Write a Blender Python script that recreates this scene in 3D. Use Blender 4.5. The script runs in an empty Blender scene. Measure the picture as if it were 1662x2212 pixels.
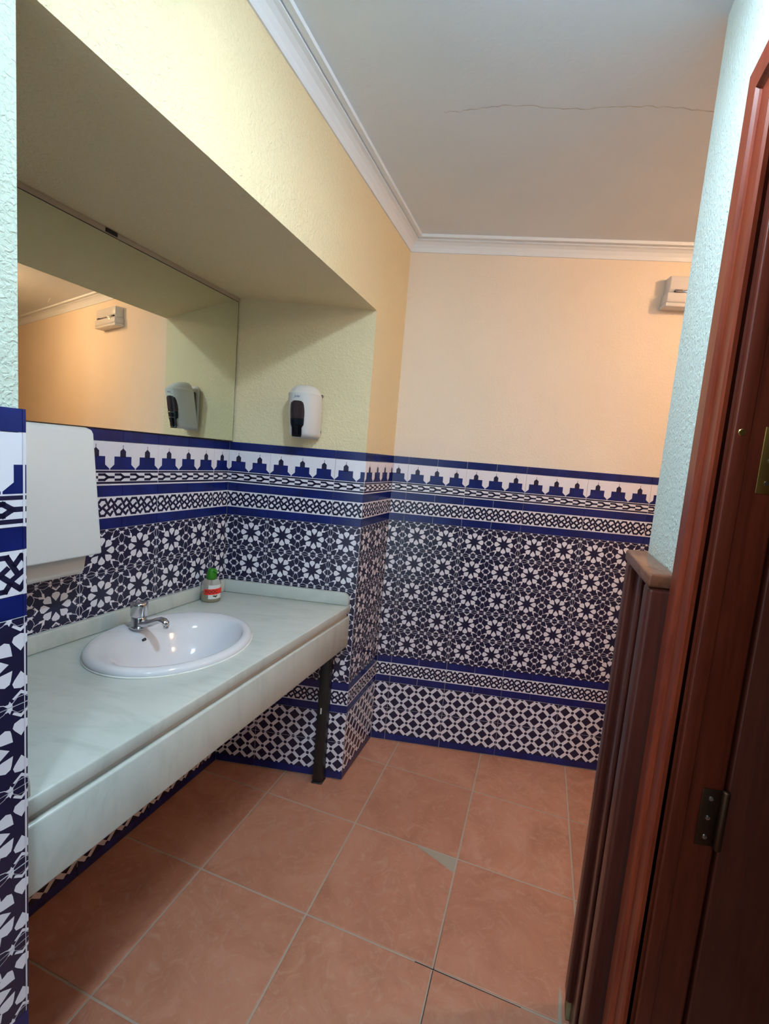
import bpy, bmesh, math, random
from mathutils import Vector, Matrix
random.seed(7)
scene = bpy.context.scene
COL = scene.collection
# ------------------------------------------------------------------ frame of the room
SS = 0.23833                       # left wall runs askew to the back wall
ND = 0.3478                        # niche end wall distance from the back wall
DD = 0.5913                        # niche depth
CEIL = 2.455
TOP = 1.4625                       # top of the wall tiles
VS = 0.9915
NEAR = -1.638                      # near end of the niche
def W(x, y, z=0.0): return Vector((x + SS*y, y, z))
AL = Vector((SS, 1, 0)).normalized()      # along the left wall, away from the camera
AB = Vector((1, -SS, 0)).normalized()     # out of the left wall
ROT = math.atan2(AB.y, AB.x)

# ------------------------------------------------------------------ camera
def setup_camera():
    yaw, pitch, roll, f = 0.1053, -0.1142, 0.0834, 1009.5
    fwd = Vector((-math.sin(yaw)*math.cos(pitch), math.cos(yaw)*math.cos(pitch), math.sin(pitch)))
    right = Vector((math.cos(yaw), math.sin(yaw), 0)); up = right.cross(fwd)
    r = right*math.cos(roll) + up*math.sin(roll); u = -right*math.sin(roll) + up*math.cos(roll)
    cd = bpy.data.cameras.new('camera'); cam = bpy.data.objects.new('camera', cd); COL.objects.link(cam)
    cd.sensor_fit = 'VERTICAL'; cd.sensor_height = 24; cd.sensor_width = 18
    cd.lens = f/2212*24; cd.clip_start = 0.02
    m = Matrix.Identity(4)
    for i in range(3): m[i][0] = r[i]; m[i][1] = u[i]; m[i][2] = -fwd[i]
    m.translation = (0.2143, -2.2697, 1.4463)
    cam.matrix_world = m
    scene.camera = cam
setup_camera()
# ------------------------------------------------------------------ world, exposure, lamp strengths
world = bpy.data.worlds.new('world'); scene.world = world; world.use_nodes = True
world.node_tree.nodes['Background'].inputs[0].default_value = (0.76, 0.94, 1.08, 1)
world.node_tree.nodes['Background'].inputs[1].default_value = 0.35
scene.view_settings.view_transform = 'Standard'; scene.view_settings.look = 'None'
scene.view_settings.gamma = 1; scene.view_settings.exposure = 1.97
try: scene.view_settings.use_curve_mapping = False
except Exception: pass
COOL = (0.76, 0.97, 1.12); COOL_E = 110.0; FILL_E = 33.0
WARM = (1.0, 0.61, 0.33); WARM_E = 122.0

# ------------------------------------------------------------------ materials
def nodes_of(m): return m.node_tree.nodes, m.node_tree.links
def mat(name, col, rough=0.5, metal=0.0, **kw):
    m = bpy.data.materials.new(name); m.use_nodes = True
    b = m.node_tree.nodes['Principled BSDF']
    b.inputs['Base Color'].default_value = (*col, 1); b.inputs['Roughness'].default_value = rough
    b.inputs['Metallic'].default_value = metal
    for k, v in kw.items(): b.inputs[k.replace('_', ' ')].default_value = v
    return m
def ramp(m, fac, stops):
    n, l = nodes_of(m); r = n.new('ShaderNodeValToRGB'); l.new(fac, r.inputs[0])
    e = r.color_ramp.elements
    while len(e) < len(stops): e.new(0.5)
    for k, (p, c) in enumerate(stops): e[k].position = p; e[k].color = (*c, 1)
    return r.outputs[0]
def pos(m, scale=(1, 1, 1)):
    n, l = nodes_of(m); g = n.new('ShaderNodeNewGeometry'); v = n.new('ShaderNodeMapping')
    v.inputs['Scale'].default_value = scale; l.new(g.outputs['Position'], v.inputs['Vector']); return v.outputs[0]
def noise(m, vec, scale, detail=3, rough=0.5, dist=0.0):
    n, l = nodes_of(m); t = n.new('ShaderNodeTexNoise'); l.new(vec, t.inputs['Vector'])
    t.inputs['Scale'].default_value = scale; t.inputs['Detail'].default_value = detail
    t.inputs['Roughness'].default_value = rough; t.inputs['Distortion'].default_value = dist
    return t.outputs['Fac']
def bump(m, h, strength, dist):
    n, l = nodes_of(m); b = n.new('ShaderNodeBump'); b.inputs['Strength'].default_value = strength
    b.inputs['Distance'].default_value = dist; l.new(h, b.inputs['Height'])
    l.new(b.outputs[0], n['Principled BSDF'].inputs['Normal'])
def base(m, sock): m.node_tree.links.new(sock, m.node_tree.nodes['Principled BSDF'].inputs['Base Color'])
def mixc(m, fac, a, b):
    n, l = nodes_of(m); x = n.new('ShaderNodeMix'); x.data_type = 'RGBA'
    if isinstance(fac, float): x.inputs[0].default_value = fac
    else: l.new(fac, x.inputs[0])
    for i, s in ((6, a), (7, b)):
        if isinstance(s, tuple): x.inputs[i].default_value = (*s, 1)
        else: l.new(s, x.inputs[i])
    return x.outputs[2]
def plaster(name, c1, c2, relief, scale=75):
    m = mat(name, c1, 0.75)
    v = pos(m)
    base(m, ramp(m, noise(m, v, 3.0, 3), [(0.3, c1), (0.7, c2)]))
    h = noise(m, v, scale, 2.5, 0.55, 0.6)
    hh = ramp(m, h, [(0.42, (0, 0, 0)), (0.66, (1, 1, 1))])
    bump(m, hh, 1.0, relief)
    return m
M = {}
M['cream'] = plaster('cream_plaster', (0.83, 0.70, 0.45), (0.80, 0.67, 0.42), 0.0011, 110)
M['cream_smooth'] = plaster('cream_fine_plaster', (0.85, 0.74, 0.62), (0.83, 0.71, 0.58), 0.0005, 120)
M['pier_plaster'] = plaster('pier_plaster', (0.66, 0.74, 0.63), (0.63, 0.71, 0.60), 0.0010, 150)
M['white_plaster'] = plaster('white_plaster', (0.72, 0.83, 0.80), (0.69, 0.80, 0.77), 0.0010, 110)
M['ceiling'] = plaster('ceiling_paint', (0.74, 0.80, 0.87), (0.71, 0.77, 0.84), 0.0002, 40)
M['cornice'] = mat('cornice_paint', (0.79, 0.85, 0.93), 0.5)
M['glaze'] = mat('white_glaze', (0.82, 0.79, 0.88), 0.16)
M['print'] = mat('navy_glaze_print', (0.016, 0.015, 0.050), 0.25)
M['blue'] = mat('blue_glaze', (0.012, 0.022, 0.16), 0.22)
m = M['blue']; base(m, ramp(m, noise(m, pos(m), 14, 2), [(0.35, (0.005, 0.012, 0.105)), (0.7, (0.008, 0.019, 0.17))]))
M['grout'] = mat('floor_grout', (0.47, 0.38, 0.31), 0.9)
def terracotta():
    m = mat('terracotta', (0.4, 0.16, 0.08), 0.42)
    n, l = nodes_of(m)
    v = pos(m)
    oi = n.new('ShaderNodeObjectInfo')
    add = n.new('ShaderNodeVectorMath'); add.operation = 'ADD'; l.new(v, add.inputs[0])
    sc = n.new('ShaderNodeMath'); sc.operation = 'MULTIPLY'; sc.inputs[1].default_value = 7.0; l.new(oi.outputs['Random'], sc.inputs[0])
    l.new(sc.outputs[0], add.inputs[1]); vv = add.outputs[0]
    a = ramp(m, noise(m, vv, 5.0, 5, 0.6, 1.5), [(0.3, (0.45, 0.195, 0.122)), (0.55, (0.55, 0.252, 0.165)), (0.75, (0.60, 0.30, 0.205))])
    b = ramp(m, noise(m, vv, 16.0, 5, 0.65, 2.5), [(0.50, (0, 0, 0)), (0.78, (1, 1, 1))])
    s = mixc(m, b, a, (0.60, 0.34, 0.24))
    bright = n.new('ShaderNodeMapRange'); bright.inputs['To Min'].default_value = 0.0; bright.inputs['To Max'].default_value = 0.22
    l.new(oi.outputs['Random'], bright.inputs[0])
    base(m, mixc(m, bright.outputs[0], s, (0.34, 0.115, 0.06)))
    h = noise(m, vv, 30, 4, 0.6, 1.0); bump(m, h, 0.35, 0.002)
    return m
M['terracotta'] = terracotta()
M['mortar'] = mat('grey_mortar', (0.40, 0.35, 0.28), 0.9)
m = mat('pale_marble', (0.56, 0.60, 0.57), 0.28); M['marble'] = m
base(m, ramp(m, noise(m, pos(m, (1, 3, 1)), 5, 6, 0.6, 1.2), [(0.3, (0.50, 0.55, 0.52)), (0.5, (0.58, 0.62, 0.59)), (0.75, (0.62, 0.65, 0.63))]))
M['ceramic'] = mat('white_ceramic', (0.74, 0.74, 0.79), 0.10)
M['chrome'] = mat('chrome', (0.62, 0.62, 0.64), 0.16, 1.0)
M['mirror'] = mat('mirror_glass', (0.80, 0.84, 0.76), 0.0, 1.0)
M['mirror_edge'] = mat('mirror_edge', (0.03, 0.03, 0.03), 0.3)
M['black'] = mat('black_paint', (0.012, 0.012, 0.013), 0.45)
M['white_metal'] = mat('white_enamel', (0.80, 0.83, 0.85), 0.35)
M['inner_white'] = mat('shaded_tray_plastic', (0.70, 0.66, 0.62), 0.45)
M['plastic'] = mat('white_plastic', (0.72, 0.70, 0.69), 0.3)
M['smoke'] = mat('smoked_plastic', (0.095, 0.062, 0.068), 0.10)
M['dark_plastic'] = mat('dark_blue_plastic', (0.006, 0.007, 0.014), 0.15)
M['grey_plastic'] = mat('grey_plastic', (0.12, 0.11, 0.13), 0.4)
M['ink_blue'] = mat('blue_ink', (0.10, 0.12, 0.22), 0.5)
M['ink'] = mat('black_ink', (0.015, 0.008, 0.008), 0.5)
M['red'] = mat('red_sticker', (0.85, 0.035, 0.02), 0.5)
M['green'] = mat('green_plastic', (0.03, 0.22, 0.008), 0.3)
M['paper'] = mat('white_label', (0.72, 0.74, 0.72), 0.5)
M['clear'] = mat('clear_plastic', (0.93, 0.92, 0.92), 0.05, 0.0, Transmission_Weight=0.85, IOR=1.15)
M['soap'] = mat('yellow_soap', (0.50, 0.42, 0.20), 0.2, 0.0, Transmission_Weight=0.35, IOR=1.2)
M['brass'] = mat('brass', (0.45, 0.28, 0.08), 0.35, 1.0)
M['steel'] = mat('dark_brown_metal', (0.085, 0.045, 0.028), 0.5, 1.0)  # dark brown metal of the lower hinge, close to the jamb tone
M['led'] = mat('yellow_led', (0.9, 0.75, 0.1), 0.4, 0.0, Emission_Strength=1.5)
M['led'].node_tree.nodes['Principled BSDF'].inputs['Emission Color'].default_value = (1, 0.85, 0.15, 1)
def wood(name, c1, c2, rough, sc=(14, 14, 1.0)):
    m = mat(name, c1, rough, 0.0, Specular_IOR_Level=0.35)
    a = noise(m, pos(m, sc), 6, 5, 0.6, 0.8)
    base(m, ramp(m, a, [(0.3, c1), (0.7, c2)])); bump(m, a, 0.12, 0.001)
    return m
M['wood'] = wood('mahogany', (0.14, 0.016, 0.006), (0.25, 0.040, 0.014), 0.36)
M['wood_dark'] = wood('dark_mahogany', (0.062, 0.014, 0.010), (0.100, 0.022, 0.014), 0.34)
M['wood_jamb_shade'] = wood('shade_dark_mahogany', (0.075, 0.010, 0.004), (0.125, 0.020, 0.008), 0.36)  # jamb mahogany darkened in colour to imitate the shade in the doorway
M['wood_leaf'] = wood('door_leaf_wood', (0.055, 0.010, 0.005), (0.085, 0.016, 0.008), 0.35)
M['wood_cap'] = wood('cap_wood', (0.16, 0.055, 0.030), (0.22, 0.085, 0.045), 0.25, (14, 1.0, 14))
M['filler'] = wood('old_filler', (0.22, 0.17, 0.06), (0.32, 0.26, 0.13), 0.9)
def emitter(name, col, s):
    m = bpy.data.materials.new(name); m.use_nodes = True; n, l = nodes_of(m); n.clear()
    e = n.new('ShaderNodeEmission'); e.inputs[0].default_value = (*col, 1); e.inputs[1].default_value = s
    o = n.new('ShaderNodeOutputMaterial'); l.new(e.outputs[0], o.inputs[0]); return m
M['cool_glow'] = emitter('cool_diffuser', COOL, COOL_E)
M['fill_glow'] = emitter('fill_lamp_diffuser', COOL, FILL_E)  # glow of the added fill lamp
M['warm_glow'] = emitter('warm_bulb', WARM, WARM_E)

# ------------------------------------------------------------------ helpers
def link(name, me, parent=None, mats=()):
    o = bpy.data.objects.new(name, me); COL.objects.link(o)
    if me is not None:
        for x in mats: me.materials.append(x)
    if parent is not None: o.parent = parent
    return o
def obj(name, bm, mtl, parent=None, smooth=False, bevel=0.0, seg=2):
    bmesh.ops.recalc_face_normals(bm, faces=bm.faces)
    me = bpy.data.meshes.new(name); bm.to_mesh(me); bm.free()
    if smooth:
        for p in me.polygons: p.use_smooth = True
    o = link(name, me, parent, mtl if isinstance(mtl, (list, tuple)) else [mtl])
    if bevel:
        b = o.modifiers.new('bevel', 'BEVEL'); b.width = bevel; b.segments = seg; b.limit_method = 'ANGLE'; b.angle_limit = 0.6
        for p in me.polygons: p.use_smooth = True
    return o
def tag(o, label=None, cat=None, group=None, kind=None):
    if label: o['label'] = label
    if cat: o['category'] = cat
    if group: o['group'] = group
    if kind: o['kind'] = kind
    return o
def thing(name, loc, label, cat, rot=0.0, group=None):
    o = bpy.data.objects.new(name, None); COL.objects.link(o); o.location = loc; o.rotation_euler = (0, 0, rot)
    o.empty_display_size = 0.05
    return tag(o, label, cat, group)
def prism(bm, pts, z0, z1):
    """pts: list of world (x,y); z0/z1 numbers or lists per point"""
    n = len(pts)
    zl = z0 if isinstance(z0, (list, tuple)) else [z0]*n
    zh = z1 if isinstance(z1, (list, tuple)) else [z1]*n
    a = [bm.verts.new((p[0], p[1], zl[i])) for i, p in enumerate(pts)]
    b = [bm.verts.new((p[0], p[1], zh[i])) for i, p in enumerate(pts)]
    bm.faces.new(a[::-1]); bm.faces.new(b)
    for i in range(n): bm.faces.new((a[i], a[(i+1) % n], b[(i+1) % n], b[i]))
def skew_box(bm, x0, x1, y0, y1, z0, z1):
    prism(bm, [W(x0, y0), W(x1, y0), W(x1, y1), W(x0, y1)], z0, z1)
def box(bm, x0, x1, y0, y1, z0, z1):
    prism(bm, [(x0, y0), (x1, y0), (x1, y1), (x0, y1)], z0, z1)
def lathe(bm, prof, n=32, c=(0, 0, 0), cap=True, sx=1.0, sy=1.0):
    rings = []
    for r, z in prof:
        rings.append([bm.verts.new((c[0]+sx*r*math.cos(2*math.pi*i/n), c[1]+sy*r*math.sin(2*math.pi*i/n), c[2]+z)) for i in range(n)])
    for a, b in zip(rings, rings[1:]):
        for i in range(n): bm.faces.new((a[i], a[(i+1) % n], b[(i+1) % n], b[i]))
    if cap: bm.faces.new(rings[0][::-1]); bm.faces.new(rings[-1])
def loft(bm, rings, cap=True):
    vs = [[bm.verts.new(p) for p in r] for r in rings]; n = len(vs[0])
    for a, b in zip(vs, vs[1:]):
        for i in range(n): bm.faces.new((a[i], a[(i+1) % n], b[(i+1) % n], b[i]))
    if cap: bm.faces.new(vs[0][::-1]); bm.faces.new(vs[-1])
def tube(bm, pts, rad, n=12):
    pts = [Vector(p) for p in pts]; rings = []
    for i, p in enumerate(pts):
        d = (pts[min(i+1, len(pts)-1)] - pts[max(i-1, 0)]).normalized()
        a = d.cross(Vector((0, 0, 1)));
        if a.length < 1e-3: a = d.cross(Vector((1, 0, 0)))
        a.normalize(); b = d.cross(a); r = rad[i] if isinstance(rad, (list, tuple)) else rad
        rx, ry = r if isinstance(r, tuple) else (r, r)
        rings.append([p + a*rx*math.cos(2*math.pi*k/n) + b*ry*math.sin(2*math.pi*k/n) for k in range(n)])
    loft(bm, rings)
def text_geo(s, size, shear=0.0, extr=0.0):
    cu = bpy.data.curves.new('lettering', 'FONT'); cu.body = s; cu.size = size; cu.align_x = 'CENTER'; cu.align_y = 'CENTER'
    cu.shear = shear; cu.resolution_u = 3; cu.offset = size*0.012
    o = bpy.data.objects.new('lettering', cu); COL.objects.link(o)
    dg = bpy.context.evaluated_depsgraph_get(); me = o.evaluated_get(dg).to_mesh()
    vs = [v.co.copy() for v in me.vertices]; fs = [tuple(p.vertices) for p in me.polygons]
    o.evaluated_get(dg).to_mesh_clear(); bpy.data.objects.remove(o); bpy.data.curves.remove(cu)
    return vs, fs
def mesh_obj(name, vs, fs, mtl, parent=None, smooth=False):
    me = bpy.data.meshes.new(name); me.from_pydata([tuple(v) for v in vs], [], fs); me.update()
    if smooth:
        for p in me.polygons: p.use_smooth = True
    return link(name, me, parent, [mtl])

# ------------------------------------------------------------------ room shell
def structure(name, bm, mtl, bevel=0.0):
    o = obj(name, bm, mtl, None, False, bevel); o['kind'] = 'structure'; return o
PO = 0.006                          # plaster lies this far behind the tile faces
bm = bmesh.new(); box(bm, -1.9, 3.8, -3.6, 0.2, -0.08, -0.0022); floor = structure('floor', bm, M['grout'])
bm = bmesh.new(); box(bm, -1.9, 3.8, -3.6, 0.2, CEIL, CEIL+0.08); ceiling = structure('ceiling', bm, M['ceiling'])
bm = bmesh.new(); box(bm, -0.9, 3.6, PO, 0.12, 0, CEIL); wall_back = structure('wall_back', bm, M['cream_smooth'])
bm = bmesh.new()
yn0, yn1 = -ND+PO, NEAR-PO          # niche end planes (plaster)
prism(bm, [W(-0.80, yn0), W(-PO, yn0), W(-PO, PO), W(-0.80, PO)], 0, CEIL)             # pier beside the back wall
wall_pier = structure('wall_pier', bm, M['cream'])
bm = bmesh.new()
skew_box(bm, -0.80, -DD-PO, yn1, yn0, 0, 1.461)
skew_box(bm, -0.80, -DD-0.028, yn1, yn0, 1.461, CEIL)
wall_niche = structure('wall_niche', bm, M['cream'])
bm = bmesh.new()
prism(bm, [W(-DD-0.028, yn1), W(-PO, yn1), W(-PO, yn0), W(-DD-0.028, yn0)], [2.050, 2.029, 2.029, 2.050], CEIL)
wall_header = structure('wall_header', bm, M['cream'])
bm = bmesh.new()
prism(bm, [W(-0.80, -3.4), W(-PO, -3.4), W(-PO, yn1), W(-0.80, yn1)], 0, CEIL)
wall_left = structure('wall_left', bm, M['pier_plaster'])
# right wall with the doorway
XR, XR2, YE, YJ, YJ2 = 1.0, 1.085, -1.075, -1.50, -2.36
DZ = 1.992
bm = bmesh.new()
skew_box(bm, XR, XR2, YJ+0.03, YE, 0, CEIL)
skew_box(bm, XR, XR2, -3.4, YJ2-0.03, 0, CEIL)
skew_box(bm, XR, XR2, YJ2-0.03, YJ+0.03, DZ+0.03, CEIL)
wall_right = structure('wall_right', bm, M['white_plaster'])
bm = bmesh.new()
prism(bm, [W(XR2, YE-0.10), (3.6, YE-0.10), (3.6, YE), W(XR2, YE)], 0, CEIL)
structure('wall_passage', bm, M['cream_smooth'])
bm = bmesh.new(); box(bm, 3.6, 3.7, -3.5, 0.12, 0, CEIL); structure('wall_far_right', bm, M['cream_smooth'])
DX0, DX1 = W(0.04, -3.4).x, W(0.96, -3.4).x          # unseen opening added behind the camera to let sky fill in
bm = bmesh.new(); box(bm, -1.8, DX0, -3.5, -3.4, 0, CEIL); box(bm, DX1, 3.6, -3.5, -3.4, 0, CEIL); box(bm, DX0, DX1, -3.5, -3.4, 2.12, CEIL)
structure('wall_front', bm, M['cream_smooth'])
pl = bpy.data.lights.new('fill_opening_portal', 'AREA'); pl.shape = 'RECTANGLE'; pl.size = DX1-DX0; pl.size_y = 2.12; pl.cycles.is_portal = True
po_ = bpy.data.objects.new('fill_opening_portal', pl); COL.objects.link(po_); po_.location = ((DX0+DX1)/2, -3.45, 1.06); po_.rotation_euler = (math.pi/2, 0, 0)

# cornices: a profile swept along the left wall and the back wall, mitred in the corner
PROF = [(0, 2.400), (0.005, 2.400), (0.011, 2.414), (0.020, 2.427), (0.031, 2.435), (0.042, 2.4385), (0.042, 2.4460), (0.0465, 2.4460), (0.0465, 2.4425), (0.0630, 2.4425), (0.0630, 2.4555), (0, 2.4555)]
def cornice(name, pa, pb, na, nb):
    bm = bmesh.new()
    loft(bm, [[Vector((p.x, p.y, 0)) + nn*o + Vector((0, 0, z)) for o, z in PROF] for p, nn in ((pa, na), (pb, nb))])
    return structure(name, bm, M['cornice'])
cor = W(-PO, PO)
mit = Vector((1 + 0.0, -1, 0)); mit = Vector((AB.x, AB.y, 0)) + Vector((0, -1, 0)); mit = mit/(1 + AB.dot(Vector((0, -1, 0))))
cornice('trim_1', W(-PO, -3.4), cor, AB, mit)
cornice('trim_2', cor, Vector((3.6, PO, 0)), mit, Vector((0, -1, 0)))
# hairline crack of the ceiling paint
CR = [(0.134, -0.788), (0.187, -0.794), (0.315, -0.819), (0.507, -0.803), (0.687, -0.816), (0.868, -0.799)]
bm = bmesh.new(); prev = None
for i in range(60):
    t = i/59*(len(CR)-1); k = min(int(t), len(CR)-2); f_ = t-k
    x = CR[k][0]+(CR[k+1][0]-CR[k][0])*f_; y = CR[k][1]+(CR[k+1][1]-CR[k][1])*f_ + 0.004*random.uniform(-1, 1)
    w = 0.0005 + 0.0010*random.random()
    cur = (bm.verts.new((x, y-w, CEIL-0.0004)), bm.verts.new((x, y+w, CEIL-0.0004)))
    if prev: bm.faces.new((prev[0], cur[0], cur[1], prev[1]))
    prev = cur
obj('crack', bm, mat('crack_grey', (0.50, 0.49, 0.47), 0.9), ceiling)

for fx, fy in ((2.02, -0.14), (2.36, -0.27)):
    bm = bmesh.new(); a = [bm.verts.new(v) for v in ((fx-0.02, fy, CEIL-0.0005), (fx+0.022, fy+0.008, CEIL-0.0005), (fx+0.004, fy-0.010, CEIL-0.030))]
    b = [bm.verts.new((v.co.x+0.002, v.co.y-0.002, v.co.z)) for v in a]
    bm.faces.new(a); bm.faces.new(b[::-1])
    for i in range(3): bm.faces.new((a[i], b[i], b[(i+1) % 3], a[(i+1) % 3]))
    obj('paint_flake', bm, M['ceiling'], ceiling)

# ------------------------------------------------------------------ floor tiles (each tile one object)
F0 = Vector((0.019, -0.574, 0)); FE1 = Vector((0.9769, -0.2139, 0)); FE2 = Vector((0.2139, 0.9769, 0))
cols = [-1.62, -1.213, -0.808, -0.402, 0.003, 0.413, 0.818, 1.224, 1.63, 2.036]
rows = [-2.87, -2.46, -2.05, -1.64, -1.23, -0.82, -0.405, 0.0, 0.393, 0.80]
FM = Matrix(((FE1.x, FE2.x, 0, F0.x), (FE1.y, FE2.y, 0, F0.y), (0, 0, 1, 0), (0, 0, 0, 1)))
slab_cache = {}
def floor_slab(w, h, cut=False):
    k = (round(w, 3), round(h, 3), cut)
    if k in slab_cache: return slab_cache[k]
    g = 0.0032
    pts = [(g, g), (w-g, g), (w-g, h-g), (g, h-g)]
    if cut: pts = [(g, g), (w-g, g), (w-g, h-0.064), (w-0.075, h-0.034), (w-0.148, h-0.010), (w-0.150, h-g), (g, h-g)]
    bm = bmesh.new(); n = len(pts)
    cx = sum(p[0] for p in pts)/n; cy = sum(p[1] for p in pts)/n
    lo = [bm.verts.new((x, y, -0.004)) for x, y in pts]; hi = [bm.verts.new((x, y, -0.0008)) for x, y in pts]
    tp = [bm.verts.new((x + (0.0022 if x < cx else -0.0022), y + (0.0022 if y < cy else -0.0022), 0)) for x, y in pts]
    for a, b in ((lo, hi), (hi, tp)):
        for i in range(n): bm.faces.new((a[i], a[(i+1) % n], b[(i+1) % n], b[i]))
    bm.faces.new(tp)
    bmesh.ops.recalc_face_normals(bm, faces=bm.faces)
    me = bpy.data.meshes.new('floor_tile'); bm.to_mesh(me); bm.free(); me.materials.append(M['terracotta'])
    slab_cache[k] = me; return me
for i in range(len(cols)-1):
    for j in range(len(rows)-1):
        w, h = cols[i+1]-cols[i], rows[j+1]-rows[j]
        c = FM @ Vector((cols[i]+w/2, rows[j]+h/2, 0))
        if c.y > 0.17 or c.x - SS*c.y < -0.80 or c.x > 2.0 or c.y < -2.9: continue
        cut = abs(cols[i]-0.003) < 1e-6 and abs(rows[j]+0.405) < 1e-6
        o = link('tile', floor_slab(w, h, cut), floor)
        o.matrix_world = FM @ Matrix.Translation((cols[i], rows[j], random.uniform(-0.0004, 0.0003)))
# grey mortar where the corner of one tile broke off
bm = bmesh.new()
a = [FM @ Vector(p) for p in ((0.262, -0.004, 0), (0.410, -0.003, 0), (0.409, -0.066, 0), (0.336, -0.035, 0))]
prism(bm, [(p.x, p.y) for p in a], -0.003, -0.0009)
obj('mortar_patch', bm, M['mortar'], floor)
# joints that lost their grout
for (x0, y0), (x1, y1) in (((0.4175, -0.13), (0.4160, -0.405)), ((0.4150, -0.41), (0.4155, -0.55)), ((0.36, -0.4065), (0.66, -0.4075))):
    bm = bmesh.new(); a = FM @ Vector((x0, y0, 0)); b = FM @ Vector((x1, y1, 0)); n_ = (b-a).normalized().cross(Vector((0, 0, 1)))*0.0013
    prism(bm, [(q.x, q.y) for q in (a+n_, a-n_, b-n_, b+n_)], -0.0021, -0.0012)
    obj('open_joint', bm, M['black'], floor)
# dry mortar smear beside the foot of the wooden post
bm = bmesh.new(); pts = []
for x, y in [(0.963, -1.040), (0.959, -1.075), (0.957, -1.12), (0.962, -1.17), (0.968, -1.17), (0.966, -1.11), (0.968, -1.07)]: pts.append(W(x-0.018, y))
prism(bm, [(p.x, p.y) for p in pts], -0.001, 0.0015)
obj('mortar_smear', bm, M['mortar'], floor)

# ------------------------------------------------------------------ wall tiles: flat printed glaze on real tiles
U = 0.14
def clip(poly, u0, u1, v0, v1):
    def cut(p, ax, lim, keep_gt):
        out = []
        for i in range(len(p)):
            a, b = p[i], p[(i+1) % len(p)]
            ia = a[ax] >= lim if keep_gt else a[ax] <= lim; ib = b[ax] >= lim if keep_gt else b[ax] <= lim
            if ia: out.append(a)
            if ia != ib:
                t = (lim-a[ax])/(b[ax]-a[ax]); out.append((a[0]+t*(b[0]-a[0]), a[1]+t*(b[1]-a[1])))
        return out
    for ax, lim, g in ((0, u0, True), (0, u1, False), (1, v0, True), (1, v1, False)):
        poly = cut(poly, ax, lim, g)
        if len(poly) < 3: return None
    ar = sum(poly[i][0]*poly[(i+1) % len(poly)][1]-poly[(i+1) % len(poly)][0]*poly[i][1] for i in range(len(poly)))/2
    return poly if abs(ar) > 1e-9 else None
def rotp(p, a): c, s = math.cos(a), math.sin(a); return [(c*x-s*y, s*x+c*y) for x, y in p]
def star_cell():
    """one 14 cm cell of the star print: (convex polygon in cell units, 0 white / 2 navy, layer)"""
    P = []
    P.append(([(-.455, -.455), (.455, -.455), (.455, .455), (-.455, .455)], 2, 1))
    for k in range(8):                                            # eight white petals around a dark star
        P.append((rotp([(0.118, 0), (0.205, -0.065), (0.242, -0.085), (0.293, -0.068), (0.318, 0), (0.293, 0.068), (0.242, 0.085), (0.205, 0.065)], k*math.pi/4), 0, 2))
    for k in range(4):
        a = k*math.pi/2
        for g in (1, -1):
            P.append((rotp([(0.338, 0), (0.380, 0), (0.430, 0.070*g), (0.410, 0.088*g)][::g], a), 0, 2))           # chevrons on the axes
            L = [(0.214, 0.214), (0.330, 0.232), (0.335, 0.282), (0.268, 0.268)]
            T = [(0.330, 0.254), (0.440, 0.303), (0.440, 0.317), (0.330, 0.270)]
            for Q in (L, T): P.append((rotp([(x, y) if g > 0 else (y, x) for x, y in Q], a), 0, 2))                # angles on the diagonals
        def ring(cx, cy, r): return [(cx+r*math.cos(math.radians(22.5+45*i)), cy+r*math.sin(math.radians(22.5+45*i))) for i in range(8)]
        def almond(cy, e): return [(0.5+dx*(1+e*9), cy+dy*(1+e*6)) for dx, dy in ((0, 0.122), (-0.050, 0.076), (-0.078, 0), (-0.050, -0.076), (0, -0.122), (0.050, -0.076), (0.078, 0), (0.050, 0.076))]
        for cx, cy in ((0.5, 0.0), (0.5, 0.5)):
            P.append((rotp(ring(cx, cy, 0.0985), a), 0, 2)); P.append((rotp(ring(cx, cy, 0.093), a), 2, 4))
        for q in (0.25, -0.25):
            P.append((rotp(almond(q, 0.012), a), 0, 2)); P.append((rotp(almond(q, 0.0), a), 2, 4))
            for e in (0.112, 0.388):
                g = 1 if q > 0 else -1
                P.append((rotp([(0.425, e*g), (0.5, (e-0.036)*g), (0.5, (e+0.036)*g)], a), 0, 3))
    return P
def strap(pts, w):
    out = []
    for a, b in zip(pts, pts[1:]):
        d = Vector((b[0]-a[0], b[1]-a[1])); d.normalize(); n = Vector((-d.y, d.x))*w/2; e = d*w*0.42
        out.append([(a[0]-e.x+n.x, a[1]-e.y+n.y), (a[0]-e.x-n.x, a[1]-e.y-n.y), (b[0]+e.x-n.x, b[1]+e.y-n.y), (b[0]+e.x+n.x, b[1]+e.y+n.y)])
    return out
CELL = star_cell()
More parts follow.
